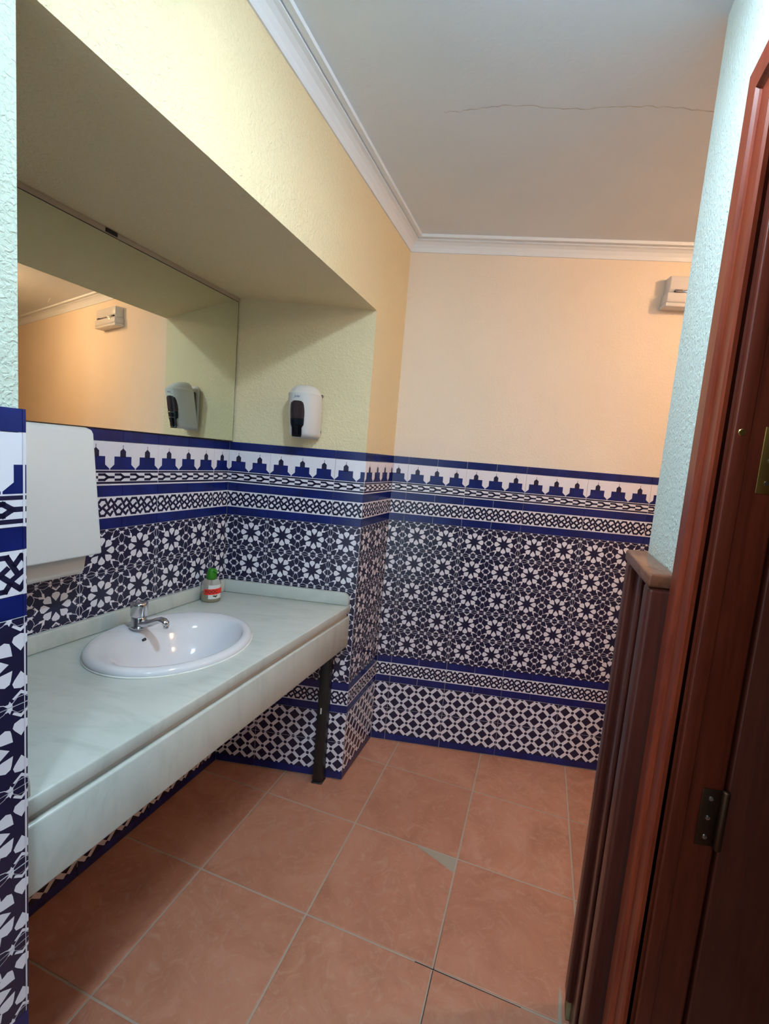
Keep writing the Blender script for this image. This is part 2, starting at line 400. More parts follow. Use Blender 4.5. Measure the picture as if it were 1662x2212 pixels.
def pattern(kind):
    """list of dark convex polygons on one whole tile, metres, origin lower left"""
    P = []
    if kind == 'star':
        for c in range(2):
            for p, mm, ly in CELL:
                q = clip(p, -0.5, 0.5, -0.5, 0.5)
                if q: P.append(([((c+0.5+x)*U, (0.5+y)*U) for x, y in q], mm, ly))
    elif kind == 'lace':
        H, p = 0.07, 2*U/5
        L = [[(-.24, .24), (-.13, .12), (.14, .12), (.36, .47)], [(.33, .30), (.48, .12), (.88, .53)], [(-.18, .62), (.14, .38)], [(.30, .62), (.64, .40)],
             [(-.36, .52), (-.16, .88), (.10, .88), (.20, .74)], [(.04, .55), (.45, .88), (.58, .72)]]
        for k in range(-1, 6):
            for s in L:
                P += strap([((k+0.3+x)*p, (1-y)*H*0.96+0.0014) for x, y in s], 0.0080)
    elif kind == 'merlon':
        cm = 0.01
        for k in range(3):
            c = (k+0.5)*2*U/3
            q = lambda pts: [(c+x*cm, U-y*cm) for x, y in pts]
            P.append(q([(-.09, 1.0), (-.09, 2.3), (.09, 2.3), (.09, 1.0)]))                      # finial
            P.append(q([(0, 2.0), (-1.05, 2.95), (-1.05, 4.9), (1.05, 4.9), (1.05, 2.95)]))       # turret
            P.append(q([(-3.1, 4.7), (-3.1, 7.3), (3.1, 7.3), (3.1, 4.7)]))                      # block
            P.append(q([(-3.1, 7.29), (-4.55, 8.6), (-4.55, 9.0), (4.55, 9.0), (4.55, 8.6), (3.1, 7.29)]))
        P.append([(0, U-0.099), (0, U-0.0925), (2*U, U-0.0925), (2*U, U-0.099)])
        P.append([(0, U-0.1345), (0, U-0.1275), (2*U, U-0.1275), (2*U, U-0.1345)])
        p = 2*U/5; H = 0.0235; v0 = U-0.125
        for k in range(-1, 6):
            for s in ([(-.46, .14), (-.14, .14), (.08, .5), (.42, .5)], [(-.46, .86), (-.14, .86), (.08, .5)]):
                P += strap([((k+0.5+x)*p, v0+(1-y)*H) for x, y in s], 0.0080)
    elif kind == 'diamond':
        r, d = 0.0242, 0.0078
        for i in range(-1, 6):
            for j in range(-1, 4):
                for ox, oy in ((0, 0), (0.035, 0.035)):
                    cx, cy = i*0.07+ox, j*0.07+oy
                    P.append([(cx+r, cy), (cx, cy+r), (cx-r, cy), (cx, cy-r)])
                for ox, oy in ((0.035, 0), (0, 0.035)):
                    cx, cy = i*0.07+ox, j*0.07+oy
                    P.append([(cx+d*math.cos(a*math.pi/4), cy+d*math.sin(a*math.pi/4)) for a in range(8)])
    return P
PAT = {k: [p if isinstance(p, tuple) else (p, 2, 1) for p in pattern(k)] for k in ('star', 'lace', 'merlon', 'diamond')}
SIZE = {'bar': (U, 0.035), 'base': (2*U, 0.035), 'star': (2*U, U), 'lace': (2*U, 0.07), 'merlon': (2*U, U), 'diamond': (2*U, U)}
tile_cache = {}
def tile_mesh(kind, a, b, dark_edge=False):
    k = (kind, round(a, 4), round(b, 4))
    if k in tile_cache: return tile_cache[k]
    h = SIZE[kind][1]; g = 0.0008 if kind in ('bar', 'base') else 0.00045; c = 0.0004; t = PO
    vs, fs, mi = [], [], []
    u0, u1, v0, v1 = a+g, b-g, 0.0005, h-0.0005
    rings = [((u0, v0, u1, v1), t), ((u0, v0, u1, v1), c), ((u0+c, v0+c*0.6, u1-c, v1-c*0.6), 0.0)]
    for (x0, z0, x1, z1), y in rings: vs += [(x0, y, z0), (x1, y, z0), (x1, y, z1), (x0, y, z1)]
    blue = 0 if kind not in ('bar', 'base') else 1
    for r in range(2):
        for i in range(4):
            fs.append((r*4+i, r*4+(i+1) % 4, r*4+4+(i+1) % 4, r*4+4+i)); mi.append(blue)
    fs.append((8, 9, 10, 11)); mi.append(blue)
    for p, pm, ly in PAT.get(kind, []):
        q = clip(p, u0+c, u1-c, v0+c*0.6, v1-c*0.6)
        if not q: continue
        ar = sum(q[i][0]*q[(i+1) % len(q)][1]-q[(i+1) % len(q)][0]*q[i][1] for i in range(len(q)))
        if ar < 0: q = q[::-1]
        s = len(vs); vs += [(x, -0.00013*ly, z) for x, z in q]; fs.append(tuple(range(s, s+len(q))))
        cu = sum(z for x, z in q)/len(q)
        mi.append(1 if (kind == 'merlon' and cu < U-0.045 and cu > U-0.0922) else pm)
    me = bpy.data.meshes.new('tile_'+kind); me.from_pydata(vs, [], fs)
    for x in (M['glaze'], M['blue'], M['print']): me.materials.append(x)
    for i, x in enumerate(mi): me.polygons[i].material_index = x
    me.update(); tile_cache[k] = me; return me
ROWS = ['bar', 'merlon', 'bar', 'lace', 'bar'] + ['star']*5 + ['bar', 'lace', 'bar', 'diamond', 'diamond', 'base']
def tile_wall(parent, origin, udir, stretch, length, seam, top=TOP, first=0, last=99, zmin=-1):
    """tiles from origin along udir over length; seam = distance of one 28 cm joint from the origin, both in tile units"""
    u = Vector(udir).normalized(); inw = Vector((0, 0, 1)).cross(u)
    z = top
    for r, kind in enumerate(ROWS):
        w, h = SIZE[kind]; z -= h*VS
        if r < first or r > last or z < zmin: continue
        k0 = math.floor((0-seam)/w) if True else 0
        s = seam + k0*w
        while s < length-1e-6:
            a, b = max(s, 0.0), min(s+w, length)
            if b-a > 0.004:
                o = link('tile', tile_mesh(kind, a-s, b-s), parent)
                org = Vector(origin) + u*s*stretch
                j = random.uniform(-0.00025, 0.00025)
                o.matrix_world = Matrix(((u.x*stretch, inw.x, 0, org.x+inw.x*j), (u.y*stretch, inw.y, 0, org.y+inw.y*j), (0, 0, VS, z), (0, 0, 0, 1)))
            s += w
ST = math.hypot(1, SS)
tile_wall(wall_back, W(0, 0), (1, 0, 0), 1.0, 1.62, 0.0724-2*U)
tile_wall(wall_pier, W(-DD, -ND), (1, 0, 0), 1.0, DD, DD-0.128-4*U)
tile_wall(wall_pier, W(0, -ND), (SS, 1, 0), ST, ND, 0.0)
tile_wall(wall_niche, W(-DD, NEAR), (SS, 1, 0), ST, -ND-NEAR, (-ND-NEAR)-0.0898-8*U)
TN = 1.474
tile_wall(wall_left, W(0, NEAR-8.5*U), (SS, 1, 0), ST, 8.5*U, 8.5*U+0.06-10*U, top=TN)
tile_wall(wall_left, W(0, NEAR), (-1, 0, 0), 1.0, DD, 0.03-2*U, top=TN, last=9)

# ------------------------------------------------------------------ counter
def zc(y): return 0.812 + 0.0205*(-y - ND)
CX0, CX1, CY0, CY1 = -DD+0.001, -0.016, NEAR+0.002, -ND-0.002
counter = thing('washbasin_counter', W(-0.3, -0.95, 0), 'long pale grey-green marble counter set in the tiled niche, with apron and upstand', 'counter')
inv = counter.location.copy()
SINK = W(-0.322, -0.947, zc(-0.947))
def rel(bm): bmesh.ops.translate(bm, verts=bm.verts, vec=-inv)
bm = bmesh.new()
outer = []
N1 = 40
for (xa, ya), (xb, yb) in (((CX0, CY0), (CX1, CY0)), ((CX1, CY0), (CX1, CY1)), ((CX1, CY1), (CX0, CY1)), ((CX0, CY1), (CX0, CY0))):
    for i in range(6): outer.append(W(xa+(xb-xa)*i/6, ya+(yb-ya)*i/6))
hole = [SINK + AB*0.19*math.cos(2*math.pi*i/N1) + AL*0.235*math.sin(2*math.pi*i/N1) for i in range(N1)]
def sl(v, dz): return (v.x, v.y, zc(v.y)+dz)
layers = []
for dz in (0.0, -0.033):
    o_ = [bm.verts.new(sl(p, dz)) for p in outer]; h_ = [bm.verts.new(sl(p, dz)) for p in hole]
    ed = [bm.edges.new((o_[i], o_[(i+1) % len(o_)])) for i in range(len(o_))] + [bm.edges.new((h_[i], h_[(i+1) % N1])) for i in range(N1)]
    bmesh.ops.triangle_fill(bm, edges=ed, use_beauty=True); layers.append((o_, h_))
for a, b in ((layers[0][0], layers[1][0]), (layers[0][1], layers[1][1])):
    for i in range(len(a)): bm.faces.new((a[i], a[(i+1) % len(a)], b[(i+1) % len(a)], b[i]))
rel(bm); obj('worktop', bm, M['marble'], counter, bevel=0.004)
def cbox(name, x0, x1, y0, y1, d0, d1, mtl=None, bevel=0.003):
    bm = bmesh.new()
    prism(bm, [W(x0, y0), W(x1, y0), W(x1, y1), W(x0, y1)], [zc(y0)+d0, zc(y0)+d0, zc(y1)+d0, zc(y1)+d0], [zc(y0)+d1, zc(y0)+d1, zc(y1)+d1, zc(y1)+d1])
    rel(bm); return obj(name, bm, mtl or M['marble'], counter, bevel=bevel)
cbox('apron', -0.036, -0.016, CY0, CY1, -0.183, -0.049, bevel=0.005)
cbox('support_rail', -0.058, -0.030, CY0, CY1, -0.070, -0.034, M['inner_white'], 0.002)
# upstands: back, far end (rounded front corner), near end
cbox('upstand', CX0, CX0+0.02, CY0, CY1, 0.0005, 0.053, bevel=0.003)
def end_upstand(y0, y1, xf):
    bm = bmesh.new(); prof = [(CX0+0.0205, 0.0005), (xf, 0.0005)]
    r = 0.03
    for i in range(7):
        a = i*math.pi/12; prof.append((xf - r + r*math.cos(a), 0.053 - r + r*math.sin(a)))
    prof.append((CX0+0.0205, 0.053))
    loft(bm, [[W(x, y, zc(y)+z) for x, z in prof] for y in (y0, y1)]); rel(bm)
    return obj('upstand', bm, M['marble'], counter, bevel=0.002)
end_upstand(CY1-0.020, CY1, -0.021)
end_upstand(CY0, CY0+0.020, -0.021)
# black steel leg
bm = bmesh.new(); lx, ly = -0.092, -0.372
prism(bm, [W(lx-0.02, ly-0.018), W(lx+0.02, ly-0.018), W(lx+0.02, ly+0.018), W(lx-0.02, ly+0.018)], 0.004, zc(ly)-0.035)
prism(bm, [W(lx-0.024, ly-0.022), W(lx+0.024, ly-0.022), W(lx+0.024, ly+0.02), W(lx-0.024, ly+0.02)], 0.0003, 0.006)
rel(bm); leg = obj('leg', bm, M['black'], counter, bevel=0.002); leg['label'] = 'black steel leg under the far end'
bm = bmesh.new()
p = W(lx-0.006, ly-0.0188); prism(bm, [(p.x, p.y), (p.x+0.005, p.y), (p.x+0.006, p.y+0.0006), (p.x, p.y+0.0006)], 0.325, 0.352); rel(bm)
obj('paint_chip', bm, M['paper'], leg)
bm = bmesh.new(); skew_box(bm, -DD+0.02, lx-0.022, ly-0.015, ly+0.015, zc(ly)-0.070, zc(ly)-0.036); rel(bm)
obj('bracket', bm, M['black'], counter, bevel=0.002)

# ------------------------------------------------------------------ washbasin
sink = thing('washbasin', SINK, 'oval white ceramic washbasin sunk into the marble counter', 'sink', ROT)
sink.rotation_euler = (0, 0, ROT)
tilt = -0.0205
bm = bmesh.new(); NS = 64; rings = []
# (semi-axis towards the room, semi-axis along the wall, shift towards the room, height)
SEC = [(0.205, 0.250, 0, -0.004), (0.214, 0.259, 0, 0.001), (0.2155, 0.2605, 0, 0.008), (0.212, 0.257, 0, 0.015), (0.205, 0.250, 0, 0.0195), (0.197, 0.242, 0.000, 0.021),
       (0.186, 0.231, 0.004, 0.0195), (0.170, 0.222, 0.016, 0.0155), (0.160, 0.215, 0.024, 0.010), (0.152, 0.207, 0.030, 0.0), (0.143, 0.196, 0.034, -0.018), (0.128, 0.178, 0.036, -0.050), (0.108, 0.150, 0.036, -0.085), (0.080, 0.112, 0.034, -0.112), (0.045, 0.06, 0.03, -0.127), (0.020, 0.020, 0.03, -0.131)]
for ax, ay, sh, z in SEC:
    r = []
    for i in range(NS):
        t = 2*math.pi*i/NS; x, y = ax*math.cos(t)+sh, ay*math.sin(t)
        r.append((x, y, z + tilt*y))
    rings.append(r)
loft(bm, rings, cap=False)
obj('bowl', bm, M['ceramic'], sink, smooth=True)
bm = bmesh.new()
rings = [[(ax*math.cos(2*math.pi*i/NS), ay*math.sin(2*math.pi*i/NS), z + tilt*ay*math.sin(2*math.pi*i/NS)) for i in range(NS)] for ax, ay, z in ((0.2135, 0.2585, 0.0004), (0.2185, 0.2635, 0.0004), (0.2175, 0.2625, 0.003), (0.2140, 0.2590, 0.0035))]
loft(bm, rings, cap=False); o = obj('sealant', bm, mat('white_sealant', (0.80, 0.80, 0.76), 0.6), sink, smooth=True); o['label'] = 'thin white bead around the rim'
bm = bmesh.new(); lathe(bm, [(0.006, -0.1285), (0.021, -0.1285), (0.0225, -0.126), (0.018, -0.1245), (0.006, -0.127)], 24, (0.03, 0, 0)); obj('drain', bm, M['chrome'], sink, smooth=True)
# overflow hole in the rear slope of the bowl
bm = bmesh.new(); tube(bm, [(-0.1085, -0.012, -0.0145), (-0.1135, -0.012, -0.010)], 0.0068, 20)
o = obj('overflow_hole', bm, M['black'], sink)

# ------------------------------------------------------------------ push tap
TAP = W(-0.470, -0.916)
tl = Matrix.Rotation(-ROT, 3, 'Z') @ (TAP - SINK); 
tap = thing('push_tap', Vector((TAP.x, TAP.y, SINK.z + 0.0200 + tilt*tl.y)), 'small chrome push-button tap on the rear ledge of the washbasin', 'tap', ROT)
bm = bmesh.new(); lathe(bm, [(0.027, 0), (0.028, 0.003), (0.026, 0.006), (0.0235, 0.010), (0.0225, 0.034), (0.021, 0.037)], 32)
obj('body', bm, M['chrome'], tap, smooth=True)
bm = bmesh.new(); tube(bm, [(0.000, 0, 0.014), (0.025, 0, 0.0165), (0.050, 0, 0.024), (0.072, 0, 0.035), (0.088, 0, 0.041), (0.101, 0, 0.040), (0.110, 0, 0.034), (0.112, 0, 0.028)], [(0.020, 0.013), (0.018, 0.013), (0.0145, 0.011), (0.013, 0.0095), (0.0125, 0.0095), (0.0125, 0.010), (0.0115, 0.010), (0.0095, 0.008)], 20)
sp = obj('spout', bm, M['chrome'], tap, smooth=True)
bm = bmesh.new(); lathe(bm, [(0.0075, 0.019), (0.0085, 0.020), (0.0085, 0.031)], 20, (0.1105, 0, 0)); obj('outlet', bm, M['chrome'], sp, smooth=True)
bm = bmesh.new(); lathe(bm, [(0.019, 0.037), (0.0240, 0.039), (0.0255, 0.042), (0.0260, 0.076), (0.0250, 0.082), (0.021, 0.085), (0.010, 0.086)], 36)
obj('push_button', bm, M['chrome'], tap, smooth=True)

# ------------------------------------------------------------------ hand soap bottle
BP = W(-0.53, -0.508); 
bot = thing('soap_bottle', Vector((BP.x, BP.y, zc(BP.y)+0.0005)), 'small clear soap bottle with green pump and red sticker in the counter corner', 'bottle', math.radians(4))
bm = bmesh.new(); lathe(bm, [(0.034, 0), (0.0375, 0.004), (0.038, 0.012), (0.0375, 0.060), (0.0365, 0.074), (0.0335, 0.082), (0.026, 0.088), (0.017, 0.091), (0.016, 0.095)], 40)
obj('body', bm, M['clear'], bot, smooth=True)
bm = bmesh.new(); lathe(bm, [(0.032, 0.002), (0.0355, 0.006), (0.036, 0.012), (0.0357, 0.033), (0.010, 0.0335)], 40); obj('liquid_soap', bm, M['soap'], bot, smooth=True)
bm = bmesh.new(); lathe(bm, [(0.0178, 0.088), (0.0192, 0.0895), (0.0192, 0.110), (0.0170, 0.114), (0.0165, 0.126), (0.0150, 0.131), (0.006, 0.133)], 32)
tube(bm, [(0.0, 0, 0.124), (0.018, -0.006, 0.124), (0.028, -0.010, 0.120)], [(0.010, 0.007), (0.008, 0.006), (0.0055, 0.0045)], 14)
pump = obj('pump', bm, M['green'], bot, smooth=True)
bm = bmesh.new(); tube(bm, [(0.027, -0.0095, 0.121), (0.031, -0.0112, 0.119)], 0.0042, 12); obj('nozzle', bm, M['paper'], pump, smooth=True)
bm = bmesh.new(); tube(bm, [(0, 0, 0.008), (0, 0, 0.088)], 0.003, 10); obj('dip_tube', bm, M['plastic'], pump)
def band(name, r, a0, a1, z0, z1, mtl, slope=0.0):
    vs, fs = [], []; n = 20
    for i in range(n+1):
        a = math.radians(a0+(a1-a0)*i/n); s = slope*(i/n-0.5)
        vs += [(r*math.cos(a), r*math.sin(a), z0+s), (r*math.cos(a), r*math.sin(a), z1+s)]
        if i: k = 2*i; fs.append((k-2, k, k+1, k-1))
    return mesh_obj(name, vs, fs, mtl, bot, True)
FC = -82.0      # direction the label faces, degrees
lab = band('label', 0.0384, -84, 4, 0.016, 0.072, M['paper'])
stk = band('sticker', 0.0387, -111, 16, 0.034, 0.057, M['red'], 0.003); stk['label'] = 'red sticker with handwritten black letters'
vs, fs = text_geo('PIOOC', 0.0165)
vv = []
for v in vs:
    a = math.radians(-66) + v.x/0.0389; vv.append((0.0389*math.cos(a), 0.0389*math.sin(a), 0.0450 + v.y*1.15 + v.x*0.03))
mesh_obj('lettering', vv, fs, M['ink'], stk)
vs, fs = [], []
for (da, z, ra, rz) in ((34, 0.0275, 9, 0.003), (42, 0.025, 7, 0.0025), (48, 0.029, 6, 0.002), (28, 0.029, 5, 0.0015)):
    s = len(vs)
    for i in range(10):
        t = 2*math.pi*i/10; a = math.radians(FC+da+ra*math.cos(t)); vs.append((0.0386*math.cos(a), 0.0386*math.sin(a), z+rz*math.sin(t)))
    fs.append(tuple(range(s, s+10)))
o = mesh_obj('printed_leaf', vs, fs, mat('dark_leaf_ink', (0.02, 0.035, 0.02), 0.5), lab)

# ------------------------------------------------------------------ wall soap dispenser (cover ajar at the top)
SDX = -0.262
sd = thing('soap_dispenser', W(SDX, yn0, 1.50), 'white wall soap dispenser with smoked window, hung beside the mirror', 'soap dispenser')
bm = bmesh.new()
pl = []
for (x, z) in [(-0.052, 0.0), (0.052, 0.0), (0.052, 0.175)]: pl.append((x, z))
for i in range(1, 7): a = i*math.pi/14; pl.append((0.052-0.025+0.025*math.cos(a), 0.175+0.025*math.sin(a)))
for i in range(1, 7): a = math.pi/2+i*math.pi/14; pl.append((-0.052+0.025+0.025*math.cos(a), 0.175+0.025*math.sin(a)))
loft(bm, [[(x, y, z) for x, z in pl] for y in (-0.0005, -0.012)])
obj('back_plate', bm, M['plastic'], sd, bevel=0.002)
bm = bmesh.new(); box(bm, -0.040, 0.040, -0.045, -0.0125, 0.015, 0.172); obj('inner_tank', bm, M['grey_plastic'], sd, bevel=0.004)
def dsec(z, w, d, n=28, y0=-0.013, back=0.0):
    """D-shaped section: flat back, rounded front"""
    out = []
    for i in range(n+1):
        t = math.pi*i/n; cx = math.cos(t); sx = math.sin(t)
        e = 0.82
        out.append((math.copysign(abs(cx)**e, cx)*w, y0 - back - (d-back)*abs(sx)**0.90, z))
    return out
def lean(z): return 0.034*max(0.0, z-0.012)/0.19
bm = bmesh.new(); rings = []
for z, w, d in [(0.004, 0.052, 0.070), (0.010, 0.060, 0.080), (0.020, 0.0625, 0.084), (0.080, 0.0645, 0.087), (0.150, 0.0655, 0.088), (0.172, 0.0655, 0.088), (0.1735, 0.0630, 0.084), (0.185, 0.058, 0.072), (0.197, 0.050, 0.055), (0.206, 0.036, 0.034), (0.209, 0.025, 0.020)]:
    rings.append([(x, y-lean(z), zz) for x, y, zz in dsec(z, w, d)])
loft(bm, rings); cover = obj('cover', bm, M['plastic'], sd, smooth=True)
es = cover.modifiers.new('edge', 'EDGE_SPLIT'); es.split_angle = math.radians(38)
# smoked window and push lever: panels that follow the front of the cover
def front_y(x, z):
    w = 0.0645; d = 0.0875
    c = min(1.0, (abs(x)/w)**(1/0.82)); s = math.sqrt(max(0.0, 1-c*c))
    return -0.013 - d*abs(s)**0.90 - lean(z)
def front_panel(name, outline, out, mtl, parent, xo=0.0):
    bm = bmesh.new(); fr, bk = [], []
    # outline: list of (z, xl, xr) rows from bottom to top
    rows_ = []
    for z, xl, xr in outline:
        rows_.append([(xl+(xr-xl)*k/8+xo, front_y(xl+(xr-xl)*k/8+xo, z)-out, z) for k in range(9)])
    vv = [[bm.verts.new(p) for p in r] for r in rows_]
    for a, b in zip(vv, vv[1:]):
        for k in range(8): bm.faces.new((a[k], a[k+1], b[k+1], b[k]))
    bmesh.ops.solidify(bm, geom=bm.faces[:], thickness=0.0025)
    return obj(name, bm, mtl, parent, smooth=True)
win = front_panel('window', [(0.060, -0.026, 0.026), (0.072, -0.0295, 0.0295), (0.085, -0.031, 0.031), (0.105, -0.031, 0.031), (0.125, -0.029, 0.029), (0.134, -0.026, 0.026), (0.139, -0.020, 0.020), (0.141, -0.010, 0.010)], 0.0008, M['smoke'], cover, -0.012)
front_panel('soap_level', [(0.046, -0.0275, 0.0275), (0.052, -0.0285, 0.0285), (0.066, -0.0300, 0.0300), (0.074, -0.0300, 0.0300)], 0.0022, mat('soap_seen_through_window', (0.012, 0.018, 0.03), 0.1), cover, -0.012)
front_panel('push_lever', [(0.002, -0.0195, 0.0195), (0.012, -0.0215, 0.0215), (0.038, -0.0215, 0.0215), (0.044, -0.025, 0.025), (0.0505, -0.0275, 0.0275)], 0.0040, M['dark_plastic'], cover, -0.012)
vs, fs = text_geo('Jofel', 0.013, 0.35)
vv = [(v.x-0.012, front_y(v.x-0.012, 0.157+v.y)-0.0006, 0.157+v.y) for v in vs]
o = mesh_obj('logo', vv, fs, M['ink_blue'], cover); o['label'] = 'small blue logo above the window'
for dz in (0.03, 0.176):
    bm = bmesh.new(); box(bm, 0.0525, 0.062, -0.010, -0.0008, dz-0.004, dz+0.006); obj('mounting_clip', bm, M['grey_plastic'], sd, bevel=0.001)

# ------------------------------------------------------------------ mirror
mir = thing('mirror', W(-DD, -1.0, 1.472), 'wide frameless mirror standing on the tiles above the counter', 'mirror')
mi_ = mir.location.copy()
ya, yb = NEAR+0.004, -0.340-0.008
def mx(y): return -DD + 0.013 - 0.0295*(-ND - y)      # plane turned slightly in the niche
bm = bmesh.new(); th = 0.005; tz = -0.0055
def mpt(y, z, off): return W(mx(y)-off - tz*(z-1.47)*0 + 0.006*(z-1.47)*-1.0*0.0, y, z)
prism(bm, [W(mx(ya)-th, ya), W(mx(ya)-0.0004, ya), W(mx(yb)-0.0004, yb), W(mx(yb)-th, yb)], 1.4645, 2.033)
rel2 = lambda b: bmesh.ops.translate(b, verts=b.verts, vec=-mi_)
rel2(bm); obj('backing', bm, M['mirror_edge'], mir)
bm = bmesh.new(); e = 0.0022
q = [bm.verts.new(W(mx(y) + 0.0, y, z)) for y, z in ((ya+e, 1.4645+e), (yb-e, 1.4645+e), (yb-e, 2.033-e), (ya+e, 2.033-e))]
bm.faces.new(q); rel2(bm)
gl = obj('glass', bm, M['mirror'], mir)
# strip of filler between the mirror and the soffit
bm = bmesh.new()
prism(bm, [W(-DD-0.027, ya), W(mx(ya)+0.001, ya), W(mx(yb)+0.001, yb), W(-DD-0.027, yb)], 2.0335, [2.0505, 2.0495, 2.0475, 2.0505])
rel2(bm); o = obj('filler_strip', bm, mat('brown_filler', (0.56, 0.46, 0.35), 0.9), mir)
bm = bmesh.new(); y0 = -0.905
prism(bm, [W(mx(y0)+0.0005, y0-0.022), W(mx(y0)+0.004, y0-0.018), W(mx(y0)+0.004, y0+0.012), W(mx(y0)+0.0005, y0+0.02)], 2.036, 2.047); rel2(bm)
obj('clip', bm, M['black'], mir)

# ------------------------------------------------------------------ paper towel dispenser
pd = thing('paper_towel_dispenser', W(-DD, -1.2, 1.04), 'white paper towel dispenser on the niche wall below the mirror', 'dispenser')
pi_ = pd.location.copy()
rel3 = lambda b: bmesh.ops.translate(b, verts=b.verts, vec=-pi_)
py0, py1 = -1.345, -1.066
bm = bmesh.new()
prof = [(-DD+0.0008, 1.462), (-0.500, 1.462), (-0.484, 1.457), (-0.4785, 1.446), (-0.449, 1.113), (-0.462, 1.113), (-DD+0.0008, 1.113)]
loft(bm, [[W(x, y, z) for x, z in prof] for y in (py0, py1)]); rel3(bm)
obj('cover', bm, M['white_metal'], pd, bevel=0.006, seg=3)
bm = bmesh.new()
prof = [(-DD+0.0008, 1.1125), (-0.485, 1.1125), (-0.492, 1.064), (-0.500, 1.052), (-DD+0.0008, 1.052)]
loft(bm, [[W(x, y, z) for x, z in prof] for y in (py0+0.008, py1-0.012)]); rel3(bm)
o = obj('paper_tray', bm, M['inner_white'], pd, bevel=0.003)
bm = bmesh.new(); skew_box(bm, -0.548, -0.512, py0+0.05, py1-0.05, 1.0505, 1.0519); rel3(bm); obj('outlet_slot', bm, M['black'], pd)

# ------------------------------------------------------------------ emergency light on the back wall
el = thing('emergency_light', Vector((1.27, PO, 2.19)), 'white two-part emergency light box high on the cream back wall', 'emergency light')
ex0, ex1 = -0.152, 0.158
def wedge(name, prof, x0, x1, mtl, bevel):
    bm = bmesh.new(); loft(bm, [[(x, y, z) for y, z in prof] for x in (x0, x1)]); return obj(name, bm, mtl, el, bevel=bevel)
wedge('housing', [(-0.0005, 0.004), (-0.062, 0.004), (-0.062, 0.020), (-0.0005, 0.020)], ex0-0.002, ex1+0.002, M['plastic'], 0.003)
wedge('lower_panel', [(-0.0005, 0.0205), (-0.060, 0.0205), (-0.064, 0.030), (-0.062, 0.062), (-0.0005, 0.062)], ex0, ex1, M['plastic'], 0.004)
wedge('diffuser', [(-0.0005, 0.0625), (-0.045, 0.0625), (-0.050, 0.072), (-0.056, 0.078), (-0.056, 0.128), (-0.050, 0.134), (-0.0005, 0.134)], ex0+0.008, ex1-0.008, M['plastic'], 0.004)
bm = bmesh.new(); tube(bm, [(ex0+0.03, -0.054, 0.068), (ex1-0.03, -0.054, 0.068)], 0.006, 14); o = obj('reflector_tube', bm, M['chrome'], el, smooth=True)
for sx in (ex0+0.03, ex1-0.06):
    bm = bmesh.new(); box(bm, sx, sx+0.03, -0.062, -0.050, 0.0625, 0.074); obj('tube_holder', bm, M['grey_plastic'], el, bevel=0.002)
bm = bmesh.new(); lathe(bm, [(0.003, 0), (0.0042, 0.001), (0.003, 0.003)], 14); 
bmesh.ops.rotate(bm, verts=bm.verts, matrix=Matrix.Rotation(math.pi/2, 3, 'X')); bmesh.ops.translate(bm, verts=bm.verts, vec=(-0.068, -0.0625, 0.053)); obj('indicator_lamp', bm, M['led'], el)

# ------------------------------------------------------------------ wooden post on the end of the right wall
wp = thing('wall_end_post', W(0.98, -1.2, 0), 'dark mahogany post cladding the end of the white wall, with flat cap', 'post')
wi = wp.location.copy()
rel4 = lambda b: bmesh.ops.translate(b, verts=b.verts, vec=-wi)
def wbox(name, x0, x1, y0, y1, z0, z1, mtl, bevel=0.003, seg=2):
    bm = bmesh.new(); skew_box(bm, x0, x1, y0, y1, z0, z1); rel4(bm); return obj(name, bm, mtl, wp, bevel=bevel, seg=seg)
PY0, PY1 = -1.366, -1.078
wbox('cap', 0.9475, XR-0.0005, PY0, PY1, 1.248, 1.275, M['wood_cap'], 0.006, 3)
wbox('panel', 0.968, XR-0.0005, PY0+0.012, PY1-0.012, 0.001, 1.2478, M['wood_dark'], 0.002)
wbox('edge_moulding', 0.951, XR-0.0006, PY0+0.001, PY0+0.052, 0.001, 1.2478, M['wood_dark'], 0.009, 4)
wbox('edge_moulding', 0.951, XR-0.0006, PY1-0.050, PY1-0.001, 0.055, 1.2478, M['wood_dark'], 0.009, 4)
wbox('raised_bead', 0.958, 0.9675, -1.245, -1.215, 0.02, 1.2478, M['wood_dark'], 0.004, 3)
o = wbox('exposed_filler', 0.957, XR-0.001, PY1-0.046, PY1-0.004, 0.0008, 0.0545, M['filler'], 0.004); o['label'] = 'broken foot with bare yellow filler'

# ------------------------------------------------------------------ doorway in the right wall, leaf swung open beyond it
door = bpy.data.objects.new('door_1', None); COL.objects.link(door); door['kind'] = 'structure'; door.location = W(XR, YJ, 0)
di = door.location.copy()
def dbox(name, x0, x1, y0, y1, z0, z1, mtl, bevel=0.003, seg=2, parent=None):
    bm = bmesh.new(); skew_box(bm, x0, x1, y0, y1, z0, z1)
    bmesh.ops.translate(bm, verts=bm.verts, vec=-di); return obj(name, bm, mtl, parent or door, bevel=bevel, seg=seg)
# architrave profile: (offset outward from wall, distance from opening)
APROF = [(0.0, 0.0), (0.012, 0.0), (0.016, 0.004), (0.016, 0.040), (0.019, 0.044), (0.024, 0.048), (0.024, 0.054), (0.0205, 0.060), (0.0205, 0.100), (0.017, 0.108), (0.0, 0.108)]
def arch(name, a, b, da, db):
    bm = bmesh.new()
    rings = [[Vector(p) + Vector(d)*w - Vector((1, 0, 0))*o for o, w in APROF] for p, d in ((a, da), (b, db))]
    rings = [[W(v.x, v.y, v.z) for v in r] for r in rings]
    loft(bm, rings); bmesh.ops.translate(bm, verts=bm.verts, vec=-di); return obj(name, bm, M['wood'], door)
XA = XR-0.0004
arch('architrave', (XA, YJ, 0.0005), (XA, YJ, DZ), (0, 1, 0), (0, 1, 1))
arch('architrave', (XA, YJ, DZ), (XA, YJ2, DZ), (0, 1, 1), (0, -1, 1))
